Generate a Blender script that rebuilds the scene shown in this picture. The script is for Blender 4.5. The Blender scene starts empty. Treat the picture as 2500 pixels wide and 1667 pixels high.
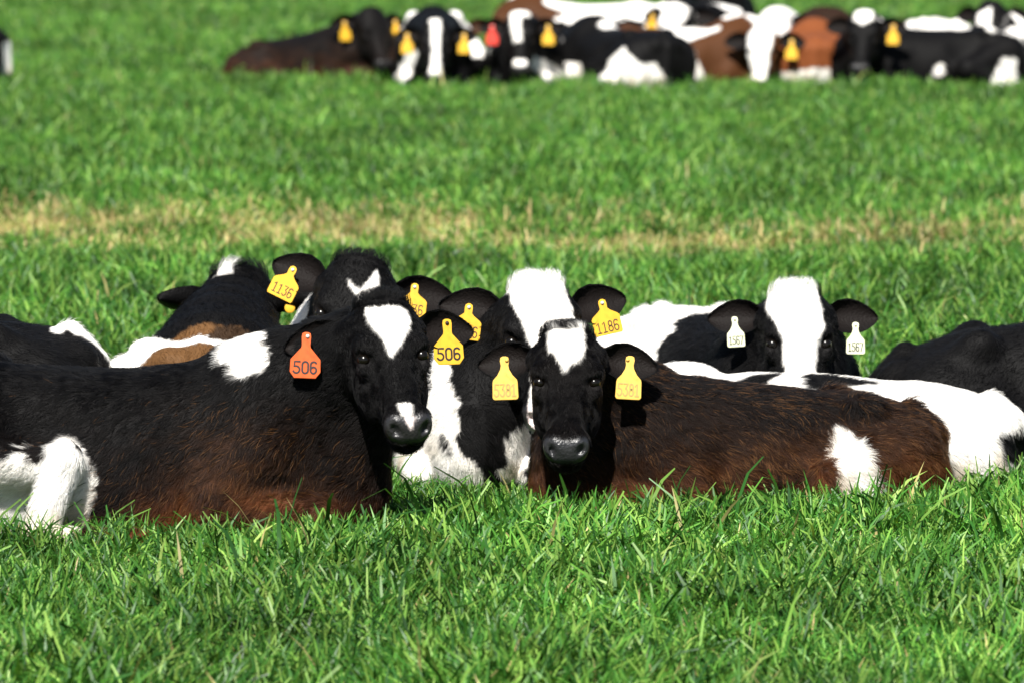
import bpy, math, random
import numpy as np
from mathutils import Vector, Matrix

# ------------------------------------------------------------------ camera, sky, sun, exposure
scene = bpy.context.scene
CAM_H = 1.88
cam_d = bpy.data.cameras.new('camera')
cam_d.sensor_width = 36.0
cam_d.lens = 216.0
cam_d.clip_start = 0.1
cam_d.clip_end = 3000.0
cam_d.dof.use_dof = True
cam_d.dof.focus_distance = 15.25
cam_d.dof.aperture_fstop = 6.2
cam_d.dof.aperture_blades = 0
cam = bpy.data.objects.new('camera', cam_d)
scene.collection.objects.link(cam)
cam.location = (0.0, -15.0, CAM_H)
cam.rotation_euler = (math.radians(90.0 - 5.239), 0.0, 0.0)
scene.camera = cam

SUN_EL, SUN_AZ = math.radians(50.0), math.radians(-12.0)      # azimuth of the sun, seen from the herd, off the camera's side
to_sun = Vector((math.sin(SUN_AZ) * math.cos(SUN_EL), -math.cos(SUN_AZ) * math.cos(SUN_EL), math.sin(SUN_EL)))
world = bpy.data.worlds.new('World')
scene.world = world
world.use_nodes = True
wn = world.node_tree
bg = wn.nodes['Background']
sky = wn.nodes.new('ShaderNodeTexSky')
sky.sky_type = 'NISHITA'
sky.sun_disc = False
sky.sun_elevation = SUN_EL
sky.sun_rotation = math.atan2(to_sun.x, to_sun.y)
sky.dust_density = 1.0
wn.links.new(sky.outputs['Color'], bg.inputs['Color'])
bg.inputs['Strength'].default_value = 0.05
sun_d = bpy.data.lights.new('sun', 'SUN')
sun_d.energy = 5.0
sun_d.angle = math.radians(0.53)
sun_d.color = (1.0, 0.965, 0.90)
sun = bpy.data.objects.new('sun', sun_d)
scene.collection.objects.link(sun)
sun.rotation_euler = to_sun.to_track_quat('Z', 'Y').to_euler()
vs = scene.view_settings
vs.view_transform = 'Standard'
vs.look = 'None'
vs.gamma = 1.0
vs.exposure = 1.0
vs.use_curve_mapping = False
cy = scene.cycles
cy.use_denoising = True
cy.max_bounces = 7
cy.diffuse_bounces = 3
cy.glossy_bounces = 2
cy.transmission_bounces = 5
cy.transparent_max_bounces = 6
cy.caustics_reflective = False
cy.caustics_refractive = False

rng = np.random.default_rng(11)
COL = scene.collection
F = np.float32

# ------------------------------------------------------------------ small helpers
def link(o, parent=None):
    COL.objects.link(o)
    if parent is not None:
        o.parent = parent
    return o

def tag(o, label=None, cat=None, group=None, kind=None):
    if label: o['label'] = label
    if cat: o['category'] = cat
    if group: o['group'] = group
    if kind: o['kind'] = kind
    return o

def mesh_from(name, verts, faces, smooth=True):
    me = bpy.data.meshes.new(name)
    verts = np.asarray(verts, dtype=np.float32)
    if isinstance(faces, np.ndarray):
        n, k = faces.shape
        me.vertices.add(len(verts)); me.vertices.foreach_set('co', verts.ravel())
        me.loops.add(n * k); me.loops.foreach_set('vertex_index', faces.astype(np.int32).ravel())
        me.polygons.add(n)
        me.polygons.foreach_set('loop_start', np.arange(0, n * k, k, dtype=np.int32))
        me.update(calc_edges=True)
    else:
        me.from_pydata([tuple(map(float, v)) for v in verts], [], faces)
    if smooth:
        me.polygons.foreach_set('use_smooth', np.ones(len(me.polygons), dtype=bool))
    me.update()
    return me

def set_attr(data, name, kind, domain, arr):
    a = data.attributes.get(name) or data.attributes.new(name, kind, domain)
    key = {'FLOAT_COLOR': 'color', 'FLOAT': 'value', 'FLOAT_VECTOR': 'vector', 'INT': 'value'}[kind]
    a.data.foreach_set(key, np.ascontiguousarray(arr).ravel())

def _hash(i, j, k, seed):
    h = (i * 374761393 + j * 668265263 + k * 2147483647 + seed * 974711) & 0xffffffff
    h = ((h ^ (h >> 13)) * 1274126177) & 0xffffffff
    h = (h ^ (h >> 16)) & 0xffffffff
    return h.astype(np.float64) / 4294967295.0

def vnoise(P, scale, seed=0):
    """smooth value noise in 0..1 at the points P (n,3)"""
    q = np.asarray(P, dtype=np.float64) / np.asarray(scale, dtype=np.float64)
    i = np.floor(q).astype(np.int64); f = q - i
    f = f * f * (3 - 2 * f)
    r = 0
    for dx in (0, 1):
        wx = f[:, 0] if dx else 1 - f[:, 0]
        for dy in (0, 1):
            wy = f[:, 1] if dy else 1 - f[:, 1]
            for dz in (0, 1):
                wz = f[:, 2] if dz else 1 - f[:, 2]
                r = r + wx * wy * wz * _hash(i[:, 0] + dx, i[:, 1] + dy, i[:, 2] + dz, seed)
    return r

def sstep(a, b, x):
    t = np.clip((x - a) / (b - a), 0, 1)
    return t * t * (3 - 2 * t)

def poly_sd(pts, poly):
    """signed distance (negative inside) of 2D points to a polygon"""
    poly = np.asarray(poly, dtype=np.float64)
    d = np.full(len(pts), 1e9); inside = np.zeros(len(pts), dtype=bool)
    n = len(poly)
    for k in range(n):
        a = poly[k]; b = poly[(k + 1) % n]
        e = b - a; w = pts - a
        t = np.clip((w @ e) / max(e @ e, 1e-12), 0, 1)
        d = np.minimum(d, np.hypot(w[:, 0] - t * e[0], w[:, 1] - t * e[1]))
        c = ((a[1] > pts[:, 1]) != (b[1] > pts[:, 1]))
        if abs(b[1] - a[1]) > 1e-12:
            c &= pts[:, 0] < (b[0] - a[0]) * (pts[:, 1] - a[1]) / (b[1] - a[1]) + a[0]
        inside ^= c
    return np.where(inside, -d, d)

# ------------------------------------------------------------------ materials
def new_mat(name):
    m = bpy.data.materials.new(name)
    m.use_nodes = True
    nt = m.node_tree
    return m, nt, nt.nodes['Principled BSDF'], nt.nodes['Material Output']

def node(nt, kind, **kw):
    n = nt.nodes.new(kind)
    for k, v in kw.items():
        setattr(n, k, v)
    return n

def ramp(nt, stops):
    r = node(nt, 'ShaderNodeValToRGB')
    el = r.color_ramp.elements
    while len(el) < len(stops):
        el.new(0.5)
    for e, (p, c) in zip(el, stops):
        e.position = p; e.color = (*c, 1.0)
    return r

def grass_material(name, tint, dry=False):
    m, nt, b, out = new_mat(name)
    L = nt.links.new
    at = node(nt, 'ShaderNodeAttribute', attribute_name='blade')           # per blade: hue, length position
    sep = node(nt, 'ShaderNodeSeparateColor'); L(at.outputs['Color'], sep.inputs[0])
    if dry:
        cr = ramp(nt, [(0.0, (0.40, 0.29, 0.13)), (0.25, (0.50, 0.40, 0.20)), (0.5, (0.38, 0.38, 0.13)), (1.0, (0.14, 0.26, 0.035))])
    else:
        cr = ramp(nt, [(0.0, (0.013, 0.060, 0.008)), (0.35, (0.039, 0.140, 0.017)), (0.72, (0.088, 0.225, 0.028)),
                       (0.97, (0.21, 0.35, 0.065)), (0.985, (0.30, 0.28, 0.10)), (1.0, (0.36, 0.27, 0.12))])
        cr.color_ramp.interpolation = 'LINEAR'
    L(sep.outputs['Red'], cr.inputs['Fac'])
    oi = node(nt, 'ShaderNodeObjectInfo')
    geo = node(nt, 'ShaderNodeNewGeometry')
    nz = node(nt, 'ShaderNodeTexNoise'); nz.inputs['Scale'].default_value = 1.1; nz.inputs['Detail'].default_value = 4
    L(geo.outputs['Position'], nz.inputs['Vector'])
    mr = node(nt, 'ShaderNodeMapRange'); mr.inputs['From Min'].default_value = 0.3; mr.inputs['From Max'].default_value = 0.7
    mr.inputs['To Min'].default_value = 0.60; mr.inputs['To Max'].default_value = 1.42
    L(nz.outputs['Fac'], mr.inputs['Value'])
    mr2 = node(nt, 'ShaderNodeMapRange'); mr2.inputs['To Min'].default_value = 0.7; mr2.inputs['To Max'].default_value = 1.3
    L(oi.outputs['Random'], mr2.inputs['Value'])
    mul = node(nt, 'ShaderNodeMath', operation='MULTIPLY'); L(mr.outputs[0], mul.inputs[0]); L(mr2.outputs[0], mul.inputs[1])
    vm = node(nt, 'ShaderNodeVectorMath', operation='SCALE'); L(cr.outputs['Color'], vm.inputs[0]); L(mul.outputs[0], vm.inputs['Scale'])
    L(vm.outputs[0], b.inputs['Base Color'])
    b.inputs['Roughness'].default_value = 0.46
    b.inputs['Specular IOR Level'].default_value = 0.3
    tr = node(nt, 'ShaderNodeBsdfTranslucent')
    vm2 = node(nt, 'ShaderNodeVectorMath', operation='MULTIPLY'); vm2.inputs[1].default_value = (1.25, 1.2, 0.5)
    L(vm.outputs[0], vm2.inputs[0]); L(vm2.outputs[0], tr.inputs['Color'])
    mx = node(nt, 'ShaderNodeMixShader'); mx.inputs[0].default_value = 0.22
    L(b.outputs[0], mx.inputs[1]); L(tr.outputs[0], mx.inputs[2]); L(mx.outputs[0], out.inputs['Surface'])
    return m

def ground_material():
    m, nt, b, out = new_mat('field_ground')
    L = nt.links.new
    geo = node(nt, 'ShaderNodeNewGeometry')
    n1 = node(nt, 'ShaderNodeTexNoise'); n1.inputs['Scale'].default_value = 3.0; n1.inputs['Detail'].default_value = 6
    L(geo.outputs['Position'], n1.inputs['Vector'])
    c1 = ramp(nt, [(0.35, (0.018, 0.045, 0.008)), (0.55, (0.035, 0.085, 0.014)), (0.75, (0.06, 0.06, 0.02))])
    L(n1.outputs['Fac'], c1.inputs['Fac'])
    at = node(nt, 'ShaderNodeAttribute', attribute_name='worn')
    mix = node(nt, 'ShaderNodeMixRGB'); mix.inputs[2].default_value = (0.40, 0.255, 0.115, 1)
    L(at.outputs['Fac'], mix.inputs[0]); L(c1.outputs[0], mix.inputs[1])
    L(mix.outputs[0], b.inputs['Base Color'])
    b.inputs['Roughness'].default_value = 0.9
    n2 = node(nt, 'ShaderNodeTexNoise'); n2.inputs['Scale'].default_value = 40.0; n2.inputs['Detail'].default_value = 5
    L(geo.outputs['Position'], n2.inputs['Vector'])
    bp = node(nt, 'ShaderNodeBump'); bp.inputs['Distance'].default_value = 0.03; L(n2.outputs['Fac'], bp.inputs['Height'])
    L(bp.outputs[0], b.inputs['Normal'])
    return m

def coat_material():
    m, nt, b, out = new_mat('cow_coat')
    L = nt.links.new
    at = node(nt, 'ShaderNodeAttribute', attribute_name='coat')
    ba = node(nt, 'ShaderNodeAttribute', attribute_name='bare')
    L(at.outputs['Color'], b.inputs['Base Color'])
    mr = node(nt, 'ShaderNodeMapRange'); mr.inputs['To Min'].default_value = 0.6; mr.inputs['To Max'].default_value = 0.30
    L(ba.outputs['Fac'], mr.inputs['Value']); L(mr.outputs[0], b.inputs['Roughness'])
    ms = node(nt, 'ShaderNodeMapRange'); ms.inputs['To Min'].default_value = 0.08; ms.inputs['To Max'].default_value = 0.45
    L(ba.outputs['Fac'], ms.inputs['Value']); L(ms.outputs[0], b.inputs['Specular IOR Level'])
    tc = node(nt, 'ShaderNodeTexCoord')
    n2 = node(nt, 'ShaderNodeTexNoise'); n2.inputs['Scale'].default_value = 160.0; n2.inputs['Detail'].default_value = 3
    L(tc.outputs['Object'], n2.inputs['Vector'])
    bp = node(nt, 'ShaderNodeBump'); bp.inputs['Distance'].default_value = 0.004; bp.inputs['Strength'].default_value = 0.6
    L(n2.outputs['Fac'], bp.inputs['Height']); L(bp.outputs[0], b.inputs['Normal'])
    return m

def fur_material():
    m, nt, b, out = new_mat('cow_fur')
    L = nt.links.new
    nt.nodes.remove(b)
    at = node(nt, 'ShaderNodeAttribute', attribute_name='coat')
    h = node(nt, 'ShaderNodeBsdfHairPrincipled')
    h.parametrization = 'COLOR'
    L(at.outputs['Color'], h.inputs['Color'])
    h.inputs['Roughness'].default_value = 0.42
    h.inputs['Radial Roughness'].default_value = 0.5
    h.inputs['Random Roughness'].default_value = 0.1
    h.inputs['IOR'].default_value = 1.34
    df = node(nt, 'ShaderNodeBsdfDiffuse'); L(at.outputs['Color'], df.inputs['Color'])
    mx = node(nt, 'ShaderNodeMixShader'); mx.inputs[0].default_value = 0.6
    L(h.outputs[0], mx.inputs[1]); L(df.outputs[0], mx.inputs[2])
    L(mx.outputs[0], out.inputs['Surface'])
    return m

def plain_material(name, col, rough=0.5, spec=0.5, dirt=None, sss=0.0):
    m, nt, b, out = new_mat(name)
    L = nt.links.new
    b.inputs['Roughness'].default_value = rough
    b.inputs['Specular IOR Level'].default_value = spec
    if dirt:
        tc = node(nt, 'ShaderNodeTexCoord')
        n = node(nt, 'ShaderNodeTexNoise'); n.inputs['Scale'].default_value = 55.0; n.inputs['Detail'].default_value = 5
        L(tc.outputs['Object'], n.inputs['Vector'])
        c = ramp(nt, [(0.42, col), (0.72, dirt)])
        L(n.outputs['Fac'], c.inputs['Fac']); L(c.outputs[0], b.inputs['Base Color'])
    else:
        b.inputs['Base Color'].default_value = (*col, 1)
    return m

MAT = {
    'grass': grass_material('pasture_grass', None),
    'dry': grass_material('dry_grass', None, dry=True),
    'ground': ground_material(),
    'coat': coat_material(),
    'fur': fur_material(),
    'eye': plain_material('cow_eye', (0.004, 0.003, 0.002), 0.22, 0.3),
    'tag_yellow': plain_material('tag_yellow', (0.66, 0.375, 0.028), 0.42, 0.3, dirt=(0.56, 0.30, 0.022)),
    'tag_pale': plain_material('tag_pale_yellow', (0.64, 0.41, 0.085), 0.42, 0.3, dirt=(0.55, 0.33, 0.06)),
    'tag_orange': plain_material('tag_orange', (0.58, 0.098, 0.022), 0.42, 0.25, dirt=(0.48, 0.07, 0.016)),
    'tag_red': plain_material('tag_red', (0.62, 0.04, 0.02), 0.42, 0.4, dirt=(0.52, 0.03, 0.02)),
    'tag_cream': plain_material('tag_cream', (0.66, 0.68, 0.48), 0.42, 0.3, dirt=(0.57, 0.57, 0.38)),
    'ink_black': plain_material('ink_black', (0.015, 0.006, 0.006), 0.6),
    'ink_faded': plain_material('ink_faded', (0.36, 0.25, 0.07), 0.6),
    'ink_brown': plain_material('ink_brown', (0.05, 0.022, 0.005), 0.6),
    'ink_grey': plain_material('ink_grey', (0.035, 0.04, 0.035), 0.6),
    'stud': plain_material('stud_metal', (0.55, 0.55, 0.52), 0.25, 0.8),
}

# ------------------------------------------------------------------ shaping an animal: a smooth distance field turned into one skin
def smin(a, b, k):
    h = np.clip(0.5 + 0.5 * (b - a) / k, 0, 1)
    return b + (a - b) * h - k * h * (1 - h)

def smax(a, b, k):
    return -smin(-a, -b, k)

def cone(P, a, b, ra, rb):
    a = np.asarray(a, F); b = np.asarray(b, F)
    e = b - a; w = P - a
    t = np.clip((w @ e) / F(max(float(e @ e), 1e-9)), 0, 1)
    d = w - t[:, None] * e
    return np.sqrt((d * d).sum(1)) - (F(ra) + t * F(rb - ra))

def ellip(P, c, r):
    r = np.asarray(r, F)
    q = (P - np.asarray(c, F)) / r
    k0 = np.sqrt((q * q).sum(1)); q2 = q / r
    k1 = np.sqrt((q2 * q2).sum(1)) + F(1e-6)
    return k0 * (k0 - 1) / k1

def dense_table(tab, n=240):
    """monotone-ish cubic resampling of a station table (first column = position)"""
    tab = np.asarray(tab, dtype=np.float64)
    x = tab[:, 0]; X = np.linspace(x[0], x[-1], n)
    cols = [X]
    for c in range(1, tab.shape[1]):
        y = tab[:, c]
        s = np.diff(y) / np.diff(x)
        m = np.empty_like(y); m[0] = s[0]; m[-1] = s[-1]
        m[1:-1] = np.where(s[1:] * s[:-1] <= 0, 0, 2 * s[1:] * s[:-1] / (s[1:] + s[:-1] + 1e-12))
        k = np.clip(np.searchsorted(x, X, side='right') - 1, 0, len(x) - 2)
        h = x[k + 1] - x[k]; t = (X - x[k]) / h
        cols.append((2*t**3 - 3*t**2 + 1) * y[k] + (t**3 - 2*t**2 + t) * h * m[k] + (-2*t**3 + 3*t**2) * y[k + 1] + (t**3 - t**2) * h * m[k + 1])
    return np.array(cols)

def loft(t, p, q, D, sc, n=2.3, egg=0.0):
    """t along the axis, p sideways, q up; D = dense table of (t, half width, top, bottom)"""
    X = D[0] * sc
    a = np.interp(t, X, D[1] * sc).astype(F)
    top = np.interp(t, X, D[2] * sc).astype(F); bot = np.interp(t, X, D[3] * sc).astype(F)
    b = (top - bot) * F(0.5); c = (top + bot) * F(0.5)
    qq = (q - c) / b
    if egg:
        a = a * (1 + F(egg) * np.clip(qq, -1, 1))
    rho = (np.abs(p / a) ** n + np.abs(qq) ** n) ** F(1.0 / n)
    d = (rho - 1) * np.minimum(a, b)
    over = np.maximum(np.maximum(X[0] - t, t - X[-1]), 0)
    return np.where(over > 0, np.sqrt(np.maximum(d, 0) ** 2 + over ** 2), d).astype(F)

TRUNK = dense_table([  # x, half width, top, bottom
    (-0.585, 0.035, 0.270, 0.16), (-0.565, 0.080, 0.305, 0.08), (-0.52, 0.135, 0.335, 0.01), (-0.43, 0.185, 0.362, -0.03),
    (-0.33, 0.200, 0.372, -0.04), (-0.20, 0.212, 0.362, -0.04), (0.0, 0.232, 0.358, -0.04), (0.18, 0.222, 0.372, -0.04),
    (0.32, 0.190, 0.392, -0.03), (0.42, 0.160, 0.385, 0.00), (0.52, 0.125, 0.345, 0.03), (0.58, 0.090, 0.30, 0.06), (0.62, 0.04, 0.25, 0.11)])
HEAD = dense_table([   # v from poll to muzzle, half width, top (forehead line), bottom (jaw line)
    (-0.022, 0.022, -0.045, -0.085), (-0.012, 0.048, -0.020, -0.11), (0.008, 0.066, 0.002, -0.130), (0.045, 0.082, 0.013, -0.150),
    (0.09, 0.090, 0.016, -0.172), (0.14, 0.088, 0.010, -0.190), (0.18, 0.076, 0.003, -0.196), (0.22, 0.063, -0.003, -0.186),
    (0.27, 0.053, -0.004, -0.160), (0.315, 0.048, 0.000, -0.135), (0.35, 0.051, 0.006, -0.115), (0.378, 0.052, 0.003, -0.103),
    (0.398, 0.044, -0.010, -0.095), (0.412, 0.024, -0.030, -0.080)])

class Cow:
    pass

def rz(a):
    c, s = math.cos(a), math.sin(a)
    return np.array([[c, -s, 0], [s, c, 0], [0, 0, 1.0]])

def set_up(spec):
    """frames of one animal: trunk local frame and head frame (u right of the face, v poll to muzzle, w out of the forehead)"""
    c = Cow(); c.s = spec
    c.S = spec.get('scale', 1.0); c.hs = spec.get('hs', 1.0); c.zs = spec.get('zs', 1.0)
    A = math.radians(spec['head']); R = rz(-A)
    pos = np.array([spec['pos'][0], spec['pos'][1], spec.get('z', 0.0)])
    p = math.radians(spec['pitch']); ro = math.radians(spec.get('roll', 0)); ya = math.radians(spec['yaw'])
    B = np.array([[1, 0, 0], [0, -math.sin(p), -math.cos(p)], [0, -math.cos(p), math.sin(p)]], dtype=float)   # rows u, v, w
    Rr = np.array([[math.cos(ro), 0, math.sin(ro)], [0, 1, 0], [-math.sin(ro), 0, math.cos(ro)]])
    M = rz(ya) @ Rr
    B = (M @ B.T).T
    c.HB_world = B.copy()
    c.HB = (R @ B.T).T                   # rows u, v, w in local axes
    c.poll = R @ (np.array(spec['poll'], float) - pos)
    c.pos = pos; c.A = A
    return c

def hp(c, u, v, w):
    k = c.hs
    return c.poll + c.HB[0] * (u * k) + c.HB[1] * (v * k) + c.HB[2] * (w * k)

def to_head(c, P):
    return ((P - c.poll.astype(F)) @ c.HB.T.astype(F)) / F(c.hs)

def head_sdf(c, P):
    H = to_head(c, P)
    u, v, w = H[:, 0], H[:, 1], H[:, 2]
    d = loft(v, u, w, HEAD, 1.0, 2.35, 0.10)
    au = np.abs(u)
    Q = np.stack([au, v, w], 1)
    d = smin(d, ellip(Q, (0.052, 0.185, -0.125), (0.036, 0.085, 0.060)), F(0.03))       # cheeks
    d = smin(d, ellip(Q, (0.066, 0.138, -0.026), (0.031, 0.034, 0.031)), F(0.022))      # brow
    d = smin(d, ellip(Q, (0.068, 0.182, -0.040), (0.024, 0.022, 0.022)), F(0.020))      # lower rim of the eye socket
    d = smin(d, ellip(Q, (0.0, 0.004, -0.030), (0.060, 0.024, 0.034)), F(0.03))         # poll
    d = smin(d, ellip(Q, (0.032, 0.368, -0.024), (0.024, 0.034, 0.028)), F(0.025))       # nostril rims
    d = smin(d, ellip(Q, (0.0, 0.372, -0.088), (0.036, 0.040, 0.026)), F(0.02))         # chin
    d = smin(d, ellip(Q, (0.074, 0.055, -0.080), (0.034, 0.034, 0.038)), F(0.03))       # ear roots
    d = smax(d, -ellip(Q, (0.090, 0.164, -0.014), (0.020, 0.020, 0.016)), F(0.006))     # eye opening
    d = smax(d, -ellip(Q, (0.062, 0.215, -0.018), (0.012, 0.050, 0.016)), F(0.02))      # hollow below the eye
    nq = Q - np.array([0.036, 0.396, -0.012], F)
    rot = np.array([[0.8, 0.6, 0], [-0.6, 0.8, 0], [0, 0, 1]], F)
    d = smax(d, -ellip(nq @ rot.T, (0, 0, 0), (0.0085, 0.019, 0.020)), F(0.006))         # nostrils
    mouth = np.maximum(np.abs(w + 0.066 + 0.25 * (0.41 - v)) - 0.003, np.maximum(0.30 - v, 0.034 - au - 10 * np.maximum(v - 0.395, 0)))
    d = smax(d, -mouth.astype(F), F(0.008))
    return d * F(c.hs)

def bez(a, b, cc, t):
    return (1 - t) ** 2 * a + 2 * t * (1 - t) * b + t * t * cc

def body_sdf(c, P):
    S = F(c.S); zs = F(c.zs)
    T = P / np.array([S, S, S * zs], F)
    k = F(0.045)
    if c.s.get('sag'):
        T = T.copy(); T[:, 2] += F(c.s['sag']) * np.maximum(F(0.15) - T[:, 0], 0)
    if c.s.get('fore'):
        T = T.copy(); T[:, 2] += F(c.s['fore']) * np.maximum(T[:, 0] - F(0.0), 0)
    x, y, z = T[:, 0], T[:, 1], T[:, 2]
    d = loft(x, y, z, TRUNK, 1.0, 2.25, -0.10)
    ay = np.abs(y); Q = np.stack([x, ay, z], 1)
    d = smin(d, ellip(Q, (0.33, 0.115, 0.20), (0.125, 0.075, 0.165)), k)                 # shoulders
    d = smin(d, ellip(Q, (0.355, 0.02, 0.375), (0.10, 0.05, 0.045)), k)                  # withers
    d = smin(d, ellip(Q, (-0.315, 0.125, 0.335 - c.s.get('smooth', 0.0)), (0.060, 0.052, 0.045)), F(0.035))              # hooks
    d = smin(d, ellip(Q, (-0.525, 0.07, 0.292), (0.05, 0.045, 0.045)), k)                # pins
    d = smin(d, cone(T, (-0.50, 0, 0.345), (-0.575, 0, 0.29), 0.030, 0.022), F(0.03))   # tail head
    d = smin(d, cone(T, (-0.575, 0, 0.29), (-0.59, 0.03, 0.10), 0.020, 0.016), F(0.015))
    for sgn in (1, -1):
        out = c.s.get('hind', 1) == sgn
        o = 0.055 if out else 0.0
        hip = (-0.42, sgn * 0.125, 0.215); sti = (-0.165, sgn * (0.215 + o), 0.140)
        hock = (-0.46, sgn * (0.235 + o), 0.045); fet = (-0.20, sgn * (0.275 + o), 0.030); toe = (-0.10, sgn * (0.265 + o), 0.022)
        if out and 'shank' in c.s:
            sti, hock, fet, toe = c.s['shank']
        rs = 0.043 if (out and 'shank' in c.s) else 0.064
        d = smin(d, cone(T, hip, sti, 0.125, rs), F(0.045))
        d = smin(d, ellip(T, (-0.42, sgn * 0.16, 0.14), (0.13, 0.075, 0.14)), k)
        d = smin(d, cone(T, sti, hock, rs, min(0.036, rs * 0.75)), F(0.020))
        d = smin(d, cone(T, hock, fet, 0.034, 0.026), F(0.012))
        d = smin(d, cone(T, fet, toe, 0.030, 0.026), F(0.012))
        elb = (0.235, sgn * 0.185, 0.095); kn = (0.50, sgn * 0.150, 0.070); fr = (0.27, sgn * 0.190, 0.024)
        d = smin(d, cone(T, (0.36, sgn * 0.135, 0.22), elb, 0.085, 0.062), F(0.035))
        d = smin(d, cone(T, elb, kn, 0.062, 0.043), F(0.025))
        d = smin(d, cone(T, kn, fr, 0.040, 0.026), F(0.012))
    d = smin(d, cone(T, (0.44, 0, 0.22), (0.53, 0, 0.10), 0.13, 0.085), F(0.05))          # brisket
    d = smax(d, -ellip(Q, (-0.155, 0.235, 0.275), (0.085, 0.050, 0.060)), F(0.06))        # flank hollow
    d = smax(d, -ellip(Q, (0.155, 0.262, 0.17), (0.030, 0.040, 0.14)), F(0.06))           # crease behind the shoulder
    # neck
    a = np.array([0.34, 0, 0.27 * c.zs - 0.34 * c.s.get('fore', 0.0)]) * c.S
    e = hp(c, 0, 0.055, -0.085)
    m = np.array([0.50, 0, min(0.36 * c.zs, c.poll[2] / c.S - 0.05)]) * c.S * 0.55 + (0.45) * (0.5 * (a + e) + np.array([0.04, 0, 0.03]))
    pts = [bez(a, m, e, t) for t in (0, 0.25, 0.5, 0.75, 1.0)]
    rad = c.s.get('neck', 1.0) * np.interp([0, 0.25, 0.5, 0.75, 1.0], [0, 0.45, 1.0], [0.165 * c.S, 0.128 * c.S, 0.088 * c.hs])
    dn = None
    for i in range(4):
        q = cone(P, pts[i], pts[i + 1], rad[i], rad[i + 1])
        dn = q if dn is None else np.minimum(dn, q)
    thr = hp(c, 0, 0.13, -0.165); bri = np.array([0.54, 0, 0.15 * c.zs]) * c.S
    mid = 0.5 * (thr + bri) + np.array([0, 0, -0.025])
    dn = smin(dn, cone(P, thr, mid, 0.042 * c.hs, 0.040 * c.S), F(0.06))
    dn = smin(dn, cone(P, mid, bri, 0.040 * c.S, 0.065 * c.S), F(0.06))
    d = smin(d * S * min(1.0, c.zs), dn, F(0.06))
    dh = np.full(len(P), F(0.5))
    near = ((P - hp(c, 0, 0.19, -0.08).astype(F)) ** 2).sum(1) < (0.42 * c.hs) ** 2
    if near.any():
        dh[near] = head_sdf(c, P[near])
    d = smin(d, dh, F(0.028))
    return d

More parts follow.
